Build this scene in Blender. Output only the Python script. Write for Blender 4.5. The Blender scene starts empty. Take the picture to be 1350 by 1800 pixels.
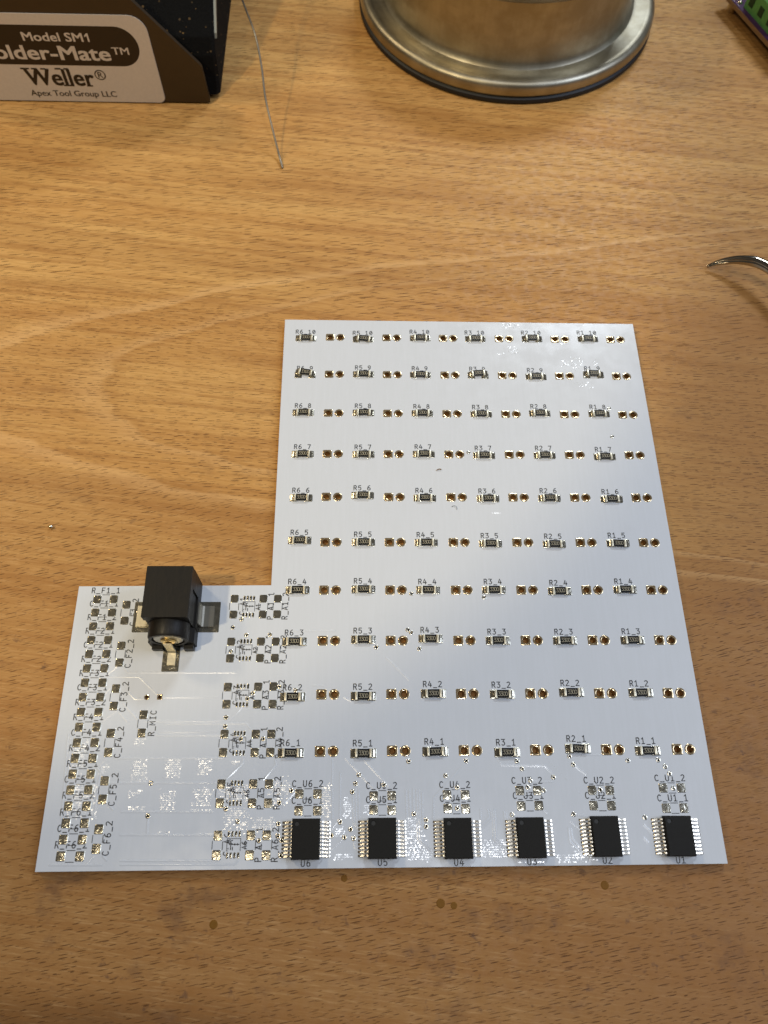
import bpy, bmesh, math, random
from mathutils import Vector, Matrix

rnd = random.Random(7)
SC = bpy.context.scene
COL = SC.collection
S = 0.001                     # everything below is written in millimetres
TH = 1.6                      # board thickness: board top is z = 0 in board coordinates, table top z = -1.6

# ------------------------------------------------------------------ camera
cam_d = bpy.data.cameras.new("camera")
cam = bpy.data.objects.new("camera", cam_d)
COL.objects.link(cam)
SC.camera = cam
Rc = Matrix(((0.9996047708, -0.0026644238, -0.0279857647),
             (-0.0096317979, 0.9027856427, -0.4299827105),
             (0.0264108056, 0.4300823220, 0.9024032722)))
cam.matrix_world = Matrix.Translation(Vector((7.9308, -24.6301, 159.7386 + TH)) * S) @ Rc.to_4x4()
cam_d.sensor_fit = 'VERTICAL'
cam_d.sensor_height = 6.5
cam_d.lens = 6.5 * 1400 / 1800
cam_d.clip_start = 0.005
cam_d.clip_end = 20
cam_d.dof.use_dof = True
cam_d.dof.focus_distance = 0.168
cam_d.dof.aperture_fstop = 5.6

# ------------------------------------------------------------------ world and lamps
w = bpy.data.worlds.new("World")
SC.world = w
w.use_nodes = True
bg = w.node_tree.nodes["Background"]
bg.inputs[0].default_value = (1.0, 0.90, 0.78, 1)
bg.inputs[1].default_value = 0.05


def lamp(name, kind, loc, target, energy, color, **kw):
    d = bpy.data.lights.new(name, kind)
    d.energy = energy
    d.color = color
    for k, v in kw.items():
        setattr(d, k, v)
    o = bpy.data.objects.new(name, d)
    COL.objects.link(o)
    o.location = Vector(loc) * S
    o.rotation_euler = (Vector(target) - Vector(loc)).to_track_quat('-Z', 'Y').to_euler()
    return o


# unseen warm light, left front; its cone edge imitates a person's shadow across the board
lamp("warm_spot", 'SPOT', (-250, -70, 450), (-52, 118, 0), 3.9, (1.0, 0.82, 0.52),
     spot_size=math.radians(27), spot_blend=0.13, shadow_soft_size=0.012)
# warm overhead bulb; the cooler second one is added for glints on the right
lamp("overhead_light", 'AREA', (-215, -78, 1000), (-40, 40, 0), 0.75, (1.0, 0.86, 0.64), shape='DISK', size=0.06)
lamp("overhead_light", 'AREA', (150, -95, 1000), (40, 40, 0), 1.3, (0.92, 0.95, 1.0), shape='DISK', size=0.07)
# cool light beyond the bench on the right
lamp("far_light", 'AREA', (235, 630, 520), (20, 60, 0), 1.9, (0.84, 0.92, 1.0), shape='RECTANGLE', size=0.16, size_y=0.09)
# unseen cool fill added on the right to make that side bluer
lamp("cool_fill", 'AREA', (480, 60, 420), (40, 20, 0), 1.5, (0.70, 0.80, 1.0), shape='RECTANGLE', size=0.25, size_y=0.3)
# soft warm light over the far left end of the bench
lamp("bench_light", 'AREA', (-430, 380, 480), (-60, 180, 0), 1.0, (1.0, 0.80, 0.52), shape='DISK', size=0.10)

SC.view_settings.view_transform = 'Standard'
SC.view_settings.look = 'None'
SC.view_settings.exposure = 0
SC.view_settings.gamma = 1
SC.view_settings.use_curve_mapping = False
SC.cycles.max_bounces = 8
SC.cycles.sample_clamp_indirect = 6


# ------------------------------------------------------------------ node helpers
class NT:
    def __init__(s, name):
        s.m = bpy.data.materials.new(name)
        s.m.use_nodes = True
        s.t = s.m.node_tree
        s.b = s.t.nodes["Principled BSDF"]
        s.tc = None

    def n(s, typ, **kw):
        o = s.t.nodes.new(typ)
        for k, v in kw.items():
            setattr(o, k, v)
        return o

    def put(s, sock, v):
        if isinstance(v, (int, float)):
            sock.default_value = v
        elif isinstance(v, (tuple, list)):
            sock.default_value = tuple(v) if len(v) == len(sock.default_value) else tuple(v) + (1,)
        elif v is not None:
            s.t.links.new(v, sock)

    def math(s, op, a, b=None, c=None, clamp=False):
        o = s.n('ShaderNodeMath', operation=op, use_clamp=clamp)
        s.put(o.inputs[0], a); s.put(o.inputs[1], b)
        if c is not None: s.put(o.inputs[2], c)
        return o.outputs[0]

    def mix(s, f, a, b, blend='MIX'):
        o = s.n('ShaderNodeMix', data_type='RGBA', blend_type=blend)
        s.put(o.inputs[0], f); s.put(o.inputs[6], a); s.put(o.inputs[7], b)
        return o.outputs[2]

    def sm(s, v, lo, hi, a=0.0, b=1.0):
        o = s.n('ShaderNodeMapRange', interpolation_type='SMOOTHSTEP')
        s.put(o.inputs[0], v); s.put(o.inputs[1], lo); s.put(o.inputs[2], hi); s.put(o.inputs[3], a); s.put(o.inputs[4], b)
        return o.outputs[0]

    def mm(s):                                   # object coordinates in millimetres
        if s.tc is None:
            t = s.n('ShaderNodeTexCoord')
            v = s.n('ShaderNodeVectorMath', operation='SCALE')
            s.t.links.new(t.outputs['Object'], v.inputs[0]); v.inputs['Scale'].default_value = 1000
            s.tc = v.outputs[0]
        return s.tc

    def map(s, vec, scale=(1, 1, 1), rot=0.0, loc=(0, 0, 0)):
        r = s.n('ShaderNodeMapping')
        s.put(r.inputs[0], vec); r.inputs[1].default_value = loc; r.inputs[2].default_value = (0, 0, rot)
        q = s.n('ShaderNodeVectorMath', operation='MULTIPLY')
        s.t.links.new(r.outputs[0], q.inputs[0]); q.inputs[1].default_value = scale
        return q.outputs[0]

    def noise(s, vec, scale=1.0, detail=3, rough=0.5, dist=0.0):
        o = s.n('ShaderNodeTexNoise')
        s.put(o.inputs['Vector'], vec); o.inputs['Scale'].default_value = scale
        o.inputs['Detail'].default_value = detail; o.inputs['Roughness'].default_value = rough
        o.inputs['Distortion'].default_value = dist
        return o.outputs['Fac']

    def bump(s, h, dist_mm, strength=1.0, normal=None):
        o = s.n('ShaderNodeBump')
        s.put(o.inputs['Height'], h); o.inputs['Distance'].default_value = dist_mm * S; o.inputs['Strength'].default_value = strength
        if normal is not None: s.t.links.new(normal, o.inputs['Normal'])
        return o.outputs[0]

    def set(s, **kw):
        names = dict(color='Base Color', rough='Roughness', metal='Metallic', normal='Normal', ior='IOR', coat='Coat Weight',
                     coat_rough='Coat Roughness', spec='Specular IOR Level', sss='Subsurface Weight', trans='Transmission Weight',
                     alpha='Alpha', aniso='Anisotropic')
        for k, v in kw.items():
            s.put(s.b.inputs[names[k]], v)
        return s.m


def hexlin(r, g, b):
    f = lambda c: (c / 255 / 12.92) if c / 255 <= 0.04045 else ((c / 255 + 0.055) / 1.055) ** 2.4
    return (f(r), f(g), f(b))


# ------------------------------------------------------------------ materials
def make_wood():
    k = NT("beech_wood")
    P = k.mm()
    sx = k.n('ShaderNodeSeparateXYZ'); k.t.links.new(P, sx.inputs[0])
    X, Y = sx.outputs[0], sx.outputs[1]
    wob = k.noise(k.map(P, (0.012, 0.03, 0)), 1, 3, 0.5)
    wobs = k.math('MULTIPLY', k.math('SUBTRACT', wob, 0.5), 34.0)
    wob2 = k.noise(k.map(P, (0.05, 0.12, 0), loc=(40, 7, 0)), 1, 3, 0.55)
    # cathedral figure: nested tongues that open to the right
    dy = k.math('SUBTRACT', Y, k.math('ADD', 86.0, k.math('MULTIPLY', wobs, 0.25)))
    par = k.math('SUBTRACT', k.math('ADD', X, k.math('MULTIPLY', k.math('SUBTRACT', wob2, 0.5), 16.0)),
                 k.math('MULTIPLY', k.math('MULTIPLY', dy, dy), 0.075))
    band1 = k.sm(par, -57, -53)
    edge1 = k.math('MULTIPLY', k.sm(par, -66, -57), k.sm(par, -57, -54, 1, 0))
    band2 = k.sm(par, -92, -84)
    edge2 = k.math('MULTIPLY', k.sm(par, -104, -90), k.sm(par, -90, -86, 1, 0))
    # outer rings as sloping lines: upper field and lower field
    slope_up = k.math('ADD', k.math('ADD', Y, k.math('MULTIPLY', X, 0.13)), k.math('MULTIPLY', wobs, 0.9))
    zoneA = k.sm(slope_up, 106, 109)
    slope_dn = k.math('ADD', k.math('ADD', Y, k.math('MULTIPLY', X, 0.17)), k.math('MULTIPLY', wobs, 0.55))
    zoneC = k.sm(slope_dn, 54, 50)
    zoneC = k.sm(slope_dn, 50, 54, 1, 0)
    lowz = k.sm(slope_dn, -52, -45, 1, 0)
    # broad colour
    g1 = k.noise(k.map(P, (0.006, 0.07, 0), rot=0.12), 1, 4, 0.6, 0.6)
    g2 = k.noise(k.map(P, (0.02, 0.55, 0), rot=0.13, loc=(3, 9, 0)), 1, 4, 0.65, 0.4)
    g3 = k.noise(k.map(P, (0.18, 2.6, 0), rot=0.12, loc=(13, 5, 0)), 1, 3, 0.6)
    base = k.mix(k.sm(g1, 0.3, 0.7), WOOD_A, WOOD_B)
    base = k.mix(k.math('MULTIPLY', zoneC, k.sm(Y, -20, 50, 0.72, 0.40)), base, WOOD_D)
    base = k.mix(k.math('MULTIPLY', lowz, 0.85), base, WOOD_E)  # lowest ring zone; its dark tone also stands in for shade at the front
    base = k.mix(k.math('MULTIPLY', k.sm(g2, 0.42, 0.66), 0.48), base, WOOD_C)
    base = k.mix(k.math('MULTIPLY', k.sm(g3, 0.42, 0.75), 0.36), base, WOOD_C)
    base = k.mix(k.math('MULTIPLY', k.sm(g3, 0.48, 0.25), 0.30), base, WOOD_L)
    rt = k.sm(k.math('ADD', k.math('SUBTRACT', X, k.math('MULTIPLY', Y, 0.25)), wobs), 35, 85)
    rt = k.math('MULTIPLY', rt, k.sm(Y, 90, 170, 1.0, 0.25))
    base = k.mix(k.math('MULTIPLY', rt, 0.65), base, WOOD_D)
    base = k.mix(k.math('MULTIPLY', band1, 0.15), base, WOOD_C)
    base = k.mix(k.math('MULTIPLY', edge1, 0.30), base, WOOD_L)
    dk = k.math('MULTIPLY', k.sm(par, -56.5, -54.5), k.sm(par, -54.5, -50, 1, 0))
    base = k.mix(k.math('MULTIPLY', dk, 0.24), base, WOOD_C)
    base = k.mix(k.math('MULTIPLY', k.math('MULTIPLY', band2, k.math('SUBTRACT', 1.0, band1)), 0.18), base, WOOD_C)
    base = k.mix(k.math('MULTIPLY', edge2, 0.34), base, WOOD_L)
    # ring edges at the zone borders
    rA = k.math('MULTIPLY', k.sm(slope_up, 103, 106.5), k.sm(slope_up, 106.5, 109, 1, 0))
    base = k.mix(k.math('MULTIPLY', rA, 0.22), base, WOOD_C)
    rings = k.math('SINE', k.math('MULTIPLY', k.math('ADD', slope_up, k.math('MULTIPLY', wob2, 9.0)), 0.21))
    base = k.mix(k.math('MULTIPLY', k.math('MULTIPLY', k.sm(rings, 0.3, 1.0), zoneA), 0.26), base, WOOD_C)
    rings2 = k.math('SINE', k.math('MULTIPLY', k.math('ADD', slope_dn, k.math('MULTIPLY', wob2, 12.0)), 0.26))
    base = k.mix(k.math('MULTIPLY', k.math('MULTIPLY', k.sm(rings2, 0.2, 1.0), zoneC), 0.22), base, WOOD_C)

    # rays: short dark dashes, one layer of cells per direction
    def flecks(rot, cx, cy, seed, a, b, keep):
        v = k.map(P, (1.0 / cx, 1.0 / cy, 0), rot=rot, loc=(0, 0, 0))
        wv = k.n('ShaderNodeVectorMath', operation='ADD'); k.t.links.new(v, wv.inputs[0]); wv.inputs[1].default_value = (seed, seed * 1.7, 0)
        o = k.n('ShaderNodeTexVoronoi', voronoi_dimensions='2D', feature='F1')
        k.t.links.new(wv.outputs[0], o.inputs['Vector']); o.inputs['Scale'].default_value = 1; o.inputs['Randomness'].default_value = 0.9
        d = k.n('ShaderNodeVectorMath', operation='SUBTRACT'); k.t.links.new(wv.outputs[0], d.inputs[0]); k.t.links.new(o.outputs['Position'], d.inputs[1])
        ds = k.n('ShaderNodeSeparateXYZ'); k.t.links.new(d.outputs[0], ds.inputs[0])
        cs = k.n('ShaderNodeSeparateColor'); k.t.links.new(o.outputs['Color'], cs.inputs[0])
        aa = k.math('ADD', a * 0.35, k.math('MULTIPLY', cs.outputs[0], a))
        bb = k.math('ADD', b * 0.55, k.math('MULTIPLY', cs.outputs[2], b * 0.8))
        ex = k.math('DIVIDE', ds.outputs[0], aa); ey = k.math('DIVIDE', ds.outputs[1], bb)
        r2 = k.math('ADD', k.math('MULTIPLY', ex, ex), k.math('MULTIPLY', ey, ey))
        mask = k.sm(r2, 0.25, 1.1, 1, 0)
        return k.math('MULTIPLY', mask, k.sm(cs.outputs[1], 1 - keep, 1.15 - keep, 0.0, 1.0))
    def field(rot, cl=4.2):
        f1 = flecks(rot, cl, 0.42 + cl * 0.11, rot * 31 + 1.3, 0.38, 0.105, 0.84)
        f2 = flecks(rot + 0.02, cl * .7, 0.30 + cl * 0.08, rot * 57 + 8.1, 0.34, 0.11, 0.55)
        return k.math('MAXIMUM', f1, k.math('MULTIPLY', f2, 0.8))
    FA, FB, FC = field(-0.13, 5.2), field(-0.01, 3.2), field(-0.24, 3.3)
    zA = k.sm(k.math('ADD', slope_up, k.math('MULTIPLY', k.math('SUBTRACT', g2, .5), 10)), 104, 110)
    zC = k.sm(k.math('ADD', slope_dn, k.math('MULTIPLY', k.math('SUBTRACT', g2, .5), 10)), 49, 55, 1, 0)
    low = k.sm(Y, -30, 25, 1, 0)
    FD = field(-0.17, 3.0)
    Fc = k.math('ADD', k.math('MULTIPLY', FC, k.math('SUBTRACT', 1.0, low)), k.math('MULTIPLY', FD, low))
    F = k.math('ADD', k.math('MULTIPLY', FA, zA), k.math('MULTIPLY', FB, k.math('SUBTRACT', 1.0, zA)))
    F = k.math('ADD', k.math('MULTIPLY', F, k.math('SUBTRACT', 1.0, zC)), k.math('MULTIPLY', Fc, zC))
    dens = k.noise(k.map(P, (0.02, 0.06, 0), loc=(5, 50, 0)), 1, 2, 0.5)
    F = k.math('MULTIPLY', F, k.sm(dens, 0.2, 0.6, 0.62, 1.0))
    col = k.mix(k.math('MULTIPLY', F, 0.85), base, WOOD_F)
    # dirt: blurred grey-brown stains and little specks
    st = k.noise(k.map(P, (0.06, 0.075, 0), loc=(71, 20, 0)), 1, 5, 0.66, 0.15)
    lowy = k.sm(Y, 150, 40, 0.35, 1.0)
    lowy = k.sm(Y, -10, 110, 1.0, 0.18)
    col = k.mix(k.math('MULTIPLY', k.math('MULTIPLY', k.sm(st, 0.55, 0.72), 0.50), lowy), col, STAIN)
    st2 = k.noise(k.map(P, (0.35, 0.38, 0), loc=(7, 2, 0)), 1, 3, 0.6)
    col = k.mix(k.math('MULTIPLY', k.math('MULTIPLY', k.sm(st2, 0.62, 0.74), 0.6), lowy), col, STAIN)
    fine = k.noise(k.map(P, (1.2, 5.0, 0), rot=0.15), 1, 3, 0.7)
    col = k.mix(0.22, col, k.mix(fine, (0.18, 0.18, 0.18), (0.82, 0.82, 0.82)), 'OVERLAY')
    hb = k.math('ADD', k.math('MULTIPLY', fine, 0.6), k.math('MULTIPLY', F, -0.8))
    rel = k.noise(k.map(P, (0.9, 3.0, 0), rot=0.15, loc=(9, 9, 0)), 1, 4, 0.7)
    nb = k.bump(k.math('ADD', hb, k.math('MULTIPLY', rel, 0.5)), 0.04, 0.5)
    rough = k.sm(k.noise(P, 0.5, 3, 0.6), 0.3, 0.7, 0.40, 0.62)
    return k.set(color=col, rough=rough, normal=nb, spec=0.2)


WOOD_A = hexlin(212, 166, 100)
WOOD_B = hexlin(196, 146, 83)
WOOD_C = hexlin(152, 103, 52)
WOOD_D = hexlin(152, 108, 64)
WOOD_E = hexlin(112, 77, 41)  # also carries the shade along the front of the table
WOOD_L = hexlin(228, 186, 130)
WOOD_F = hexlin(74, 42, 14)
STAIN = hexlin(92, 66, 52)
M = {}
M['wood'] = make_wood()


def simple(name, col, rough=0.5, metal=0.0, bump=None, bscale=1.0, spec=0.5, var=0.0, vscale=1.0, **kw):
    k = NT(name)
    c = col
    if var:
        nz = k.noise(k.map(k.mm(), (vscale,) * 3), 1, 4, 0.6)
        c = k.mix(k.sm(nz, 0.3, 0.7), tuple(x * (1 - var) for x in col), tuple(min(1, x * (1 + var)) for x in col))
    k.set(color=c, rough=rough, metal=metal, spec=spec, **kw)
    if bump:
        k.set(normal=k.bump(k.noise(k.map(k.mm(), (bscale,) * 3), 1, 4, 0.6), bump, 1.0))
    return k.m


def make_mask():
    k = NT("white_solder_mask")
    P = k.mm()
    weave = k.math('MULTIPLY', k.math('SINE', k.math('MULTIPLY', k.n('ShaderNodeSeparateXYZ').outputs[0], 1)), 1)
    sp = k.n('ShaderNodeSeparateXYZ'); k.t.links.new(P, sp.inputs[0])
    wx = k.math('SINE', k.math('MULTIPLY', sp.outputs[0], 12.0))
    wy = k.math('SINE', k.math('MULTIPLY', sp.outputs[1], 11.0))
    wv = k.math('MULTIPLY', wx, wy)
    n1 = k.noise(k.map(P, (0.25, 0.25, 0)), 1, 3, 0.5)
    n2 = k.noise(k.map(P, (1.4, 0.10, 0)), 1, 3, 0.6)
    h = k.math('ADD', k.math('MULTIPLY', wv, 0.004), k.math('MULTIPLY', n1, 0.06))
    nb = k.bump(h, 0.12, 1.0)
    c = k.mix(k.sm(n2, 0.35, 0.7), (0.675, 0.71, 0.755), (0.69, 0.725, 0.775))
    sm = k.noise(k.map(P, (0.08, 0.1, 0), loc=(4, 4, 0)), 1, 4, 0.6)
    c = k.mix(k.math('MULTIPLY', k.sm(sm, 0.62, 0.8), 0.10), c, (0.45, 0.43, 0.40))
    return k.set(color=c, rough=k.sm(n1, 0.3, 0.7, 0.12, 0.20), normal=nb, spec=0.5)


M['mask'] = make_mask()
M['fr4'] = simple("fibreglass_edge", hexlin(206, 190, 150), 0.6, var=0.1, vscale=2)
M['silk'] = simple("black_print", (0.012, 0.012, 0.014), 0.45)


def make_tin():
    k = NT("tinned_pad")
    oi = k.n('ShaderNodeObjectInfo')
    P = k.mm()
    v = k.n('ShaderNodeVectorMath', operation='ADD'); k.t.links.new(P, v.inputs[0])
    cb = k.n('ShaderNodeCombineXYZ'); r = k.math('MULTIPLY', oi.outputs['Random'], 90.0)
    k.put(cb.inputs[0], r); k.put(cb.inputs[1], r); k.t.links.new(cb.outputs[0], v.inputs[1])
    n1 = k.noise(v.outputs[0], 0.9, 3, 0.55, 0.9)
    n2 = k.noise(v.outputs[0], 3.2, 4, 0.6)
    h = k.math('ADD', n1, k.math('MULTIPLY', n2, 0.10))
    nb = k.bump(h, 0.075, 1.0)
    c = k.mix(n2, hexlin(160, 155, 138), hexlin(192, 187, 172))
    return k.set(color=c, rough=k.sm(n1, 0.3, 0.7, 0.14, 0.22), metal=0.90, normal=nb)


M['pad_metal'] = simple('pad_metal', hexlin(206, 184, 146), 0.15, 0.78, bump=0.006, bscale=2)
M['tin'] = make_tin()
M['tin_smooth'] = simple("tinned_metal", hexlin(218, 212, 196), 0.20, 1.0, bump=0.008, bscale=2)
M['barrel'] = simple("plated_hole_wall", hexlin(186, 172, 150), 0.32, 1.0, bump=0.05, bscale=2.5)
M['pin'] = simple("pin_metal", hexlin(226, 218, 202), 0.22, 1.0)
M['cap'] = simple("resistor_end_metal", hexlin(222, 214, 190), 0.38, 0.75, bump=0.02, bscale=4)
M['ceramic'] = simple("white_ceramic", (0.62, 0.60, 0.55), 0.5)
M['glaze'] = simple("black_glaze", (0.006, 0.006, 0.006), 0.4, spec=0.2)
M['mark'] = simple("cream_print", hexlin(170, 162, 138), 0.5)
M['mold'] = simple("black_mould_compound", (0.011, 0.010, 0.008), 0.6, spec=0.22, bump=0.03, bscale=9, var=0.25, vscale=6)
M['mold_dark'] = simple("dimple_gloss", (0.009, 0.009, 0.008), 0.5)


def make_plastic():
    k = NT("black_plastic")
    P = k.mm()
    n1 = k.noise(k.map(P, (1.5, 0.35, 1.5)), 1, 4, 0.65)
    n2 = k.noise(k.map(P, (8, 8, 8)), 1, 2, 0.5)
    c = k.mix(k.sm(n1, 0.35, 0.7), (0.006, 0.005, 0.004), (0.014, 0.012, 0.009))
    return k.set(color=c, spec=0.28, rough=k.sm(n1, 0.3, 0.7, 0.55, 0.40), normal=k.bump(n2, 0.02, 0.6))


M['plastic'] = make_plastic()
M['steel_sheet'] = simple("bright_sheet_metal", hexlin(176, 172, 160), 0.34, 0.9, bump=0.02, bscale=2)
M['brass'] = simple("brass_rivet", hexlin(206, 176, 112), 0.25, 1.0)


# ------------------------------------------------------------------ mesh helpers (millimetres)
class MB:
    def __init__(s):
        s.v = []; s.f = []; s.mi = []

    def add(s, vs, fs, mi=0):
        o = len(s.v)
        s.v += [tuple(p) for p in vs]
        s.f += [tuple(i + o for i in f) for f in fs]
        s.mi += [mi] * len(fs)
        return s

    def box(s, x0, x1, y0, y1, z0, z1, mi=0, ch=0.0):
        if ch <= 0:
            vs = [(x, y, z) for z in (z0, z1) for x, y in ((x0, y0), (x1, y0), (x1, y1), (x0, y1))]
            return s.add(vs, [(3, 2, 1, 0), (4, 5, 6, 7), (0, 1, 5, 4), (1, 2, 6, 5), (2, 3, 7, 6), (3, 0, 4, 7)], mi)
        c = ch
        def ring(z, i):
            return [(x0 + i, y0 + i + c, z), (x0 + i + c, y0 + i, z), (x1 - i - c, y0 + i, z), (x1 - i, y0 + i + c, z),
                    (x1 - i, y1 - i - c, z), (x1 - i - c, y1 - i, z), (x0 + i + c, y1 - i, z), (x0 + i, y1 - i - c, z)]
        return s.loft([ring(z0, c * .5), ring(z0 + c * .5, 0), ring(z1 - c, 0), ring(z1 - c * .3, c * .3), ring(z1, c)], mi=mi)

    def loft(s, rings, cap0=True, cap1=True, mi=0, closed=True):
        n = len(rings[0]); vs = [p for r in rings for p in r]; fs = []
        for i in range(len(rings) - 1):
            for j in range(n if closed else n - 1):
                a = i * n + j; b = i * n + (j + 1) % n
                fs.append((a, b, b + n, a + n))
        if cap0: fs.append(tuple(reversed(range(n))))
        if cap1: fs.append(tuple((len(rings) - 1) * n + j for j in range(n)))
        return s.add(vs, fs, mi)

    def prism(s, poly, axis, a0, a1, mi=0):      # polygon in the two other axes, extruded
        def P(u, v, a):
            return (a, u, v) if axis == 'x' else (u, a, v) if axis == 'y' else (u, v, a)
        r0 = [P(u, v, a0) for u, v in poly]; r1 = [P(u, v, a1) for u, v in poly]
        n = len(poly)
        fs = [(i, (i + 1) % n, n + (i + 1) % n, n + i) for i in range(n)] + [tuple(reversed(range(n))), tuple(range(n, 2 * n))]
        return s.add(r0 + r1, fs, mi)

    def mesh(s, name, mats, smooth=False):
        me = bpy.data.meshes.new(name)
        me.from_pydata([(x * S, y * S, z * S) for x, y, z in s.v], [], s.f)
        for m in mats: me.materials.append(M[m] if isinstance(m, str) else m)
        if len(mats) > 1: me.polygons.foreach_set('material_index', s.mi)
        bm = bmesh.new(); bm.from_mesh(me); bmesh.ops.recalc_face_normals(bm, faces=bm.faces); bm.to_mesh(me); bm.free()
        if smooth:
            me.polygons.foreach_set('use_smooth', [True] * len(me.polygons))
            me.set_sharp_from_angle(angle=math.radians(32))
        me.update()
        return me


def put(name, me, parent=None, loc=(0, 0, 0), rz=0.0, **props):
    o = bpy.data.objects.new(name, me)
    COL.objects.link(o)
    o.location = Vector(loc) * S
    o.rotation_euler = (0, 0, rz)
    if parent is not None: o.parent = parent
    for k_, v_ in props.items(): o[k_] = v_
    return o


def thing(name, label, cat, loc=(0, 0, 0), group=None):
    o = put(name, None, None, loc)
    o.empty_display_size = 0.01
    o['label'] = label; o['category'] = cat
    if group: o['group'] = group
    return o


def circ(r, n, cx=0, cy=0, z=0, ph=0):
    return [(cx + r * math.cos(ph + 2 * math.pi * i / n), cy + r * math.sin(ph + 2 * math.pi * i / n), z) for i in range(n)]


def rrect(hx, hy, r, z, seg=4):
    out = []
    for cx, cy, a in ((hx - r, hy - r, 0), (-hx + r, hy - r, 90), (-hx + r, -hy + r, 180), (hx - r, -hy + r, 270)):
        for i in range(seg + 1):
            t = math.radians(a + 90 * i / seg)
            out.append((cx + r * math.cos(t), cy + r * math.sin(t), z))
    return out


def square_ring(h, n, z, cx=0, cy=0, hx=None, hy=None, x0=None):
    """n points of a rectangle outline hit by rays from (0,0) at the angles of circ()"""
    hx = hx or h; hy = hy or h
    pts = []
    for i in range(n):
        a = 2 * math.pi * i / n; c, s_ = math.cos(a), math.sin(a)
        t = min(hx / abs(c) if abs(c) > 1e-9 else 1e9, hy / abs(s_) if abs(s_) > 1e-9 else 1e9)
        pts.append((cx + c * t, cy + s_ * t, z))
    return pts


def tube(pts, rads, n=10, mb=None, mi=0):
    mb = mb or MB(); rings = []; up = Vector((0, 0, 1))
    P = [Vector(p) for p in pts]
    for i, p in enumerate(P):
        d = (P[min(i + 1, len(P) - 1)] - P[max(i - 1, 0)]).normalized()
        a = d.cross(up)
        if a.length < 1e-4: a = d.cross(Vector((1, 0, 0)))
        a.normalize(); b = a.cross(d)
        rings.append([tuple(p + rads[i] * (math.cos(2 * math.pi * j / n) * a + math.sin(2 * math.pi * j / n) * b)) for j in range(n)])
    return mb.loft(rings, mi=mi)


def smooth_path(pts, k=6):
    P = [Vector(p) for p in pts]; out = []
    for i in range(len(P) - 1):
        p0, p1, p2, p3 = P[max(i - 1, 0)], P[i], P[i + 1], P[min(i + 2, len(P) - 1)]
        for j in range(k):
            t = j / k
            out.append(0.5 * ((2 * p1) + (-p0 + p2) * t + (2 * p0 - 5 * p1 + 4 * p2 - p3) * t * t + (-p0 + 3 * p1 - 3 * p2 + p3) * t ** 3))
    out.append(P[-1])
    return out


# ------------------------------------------------------------------ stroke lettering
def arc(cx, cy, rx, ry, a0, a1, n=6):
    return [(cx + rx * math.cos(math.radians(a0 + (a1 - a0) * i / n)), cy + ry * math.sin(math.radians(a0 + (a1 - a0) * i / n))) for i in range(n + 1)]


G = {
 '0': [arc(.35, .5, .30, .5, 90, 450, 14), [(.14, .22), (.56, .78)]],
 'O': [arc(.35, .5, .30, .5, 90, 450, 14)],
 '1': [[(.10, .80), (.36, 1.0), (.36, 0)], [(.10, 0), (.62, 0)]],
 '2': [[(.06, .88)] + arc(.33, .74, .27, .26, 130, -20, 6) + [(.04, 0), (.66, 0)]],
 '3': [[(.05, 1.0), (.62, 1.0), (.30, .62)] + arc(.33, .31, .30, .31, 85, -140, 8)],
 '4': [[(.50, 0), (.50, .68)], [(.34, 1.0), (.04, .30), (.68, .30)]],
 '5': [[(.60, 1.0), (.12, 1.0), (.07, .56)] + arc(.33, .32, .29, .32, 125, -135, 8)],
 '6': [[(.56, 1.0), (.36, .98), (.16, .76), (.07, .42)] + arc(.35, .29, .28, .29, 180, -180, 12)],
 '7': [[(.04, 1.0), (.64, 1.0), (.26, 0)]],
 '8': [arc(.35, .76, .24, .24, 90, 450, 10), arc(.35, .27, .29, .27, 90, 450, 10)],
 '9': [arc(.35, .70, .28, .30, 0, 360, 12) + [(.62, .52), (.52, .22), (.32, .02), (.14, 0)]],
 'A': [[(.03, 0), (.35, 1.0), (.67, 0)], [(.13, .30), (.57, .30)]],
 'C': [[(.64, .86)] + arc(.38, .5, .32, .5, 62, 298, 10) + [(.64, .12)]],
 'F': [[(.08, 0), (.08, 1.0), (.62, 1.0)], [(.08, .52), (.50, .52)]],
 'I': [[(.35, 0), (.35, 1.0)], [(.15, 0), (.55, 0)], [(.15, 1.0), (.55, 1.0)]],
 'M': [[(.04, 0), (.04, 1.0), (.35, .35), (.66, 1.0), (.66, 0)]],
 'P': [[(.08, 0), (.08, 1.0), (.40, 1.0)] + arc(.40, .74, .24, .26, 90, -90, 6) + [(.08, .48)]],
 'R': [[(.08, 0), (.08, 1.0), (.40, 1.0)] + arc(.40, .75, .23, .25, 90, -90, 6) + [(.08, .50)], [(.36, .50), (.66, 0)]],
 'U': [[(.07, 1.0), (.07, .30)] + arc(.35, .30, .28, .30, 180, 360, 8) + [(.63, 1.0)]],
 '_': [[(.02, -.14), (.70, -.14)]],
 '-': [[(.1, .45), (.6, .45)]],
}


def strokes(text, h, adv):
    """list of polylines centred on (0,0), cap height h, step adv (mm)"""
    wv = h * 0.92; out = []; total = adv * (len(text) - 1) + 0.7 * wv
    for i, ch in enumerate(text):
        if ch == ' ': continue
        for pl in G[ch]:
            out.append([(-total / 2 + i * adv + x * wv, (y - 0.5) * h) for x, y in pl])
    return out


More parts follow.
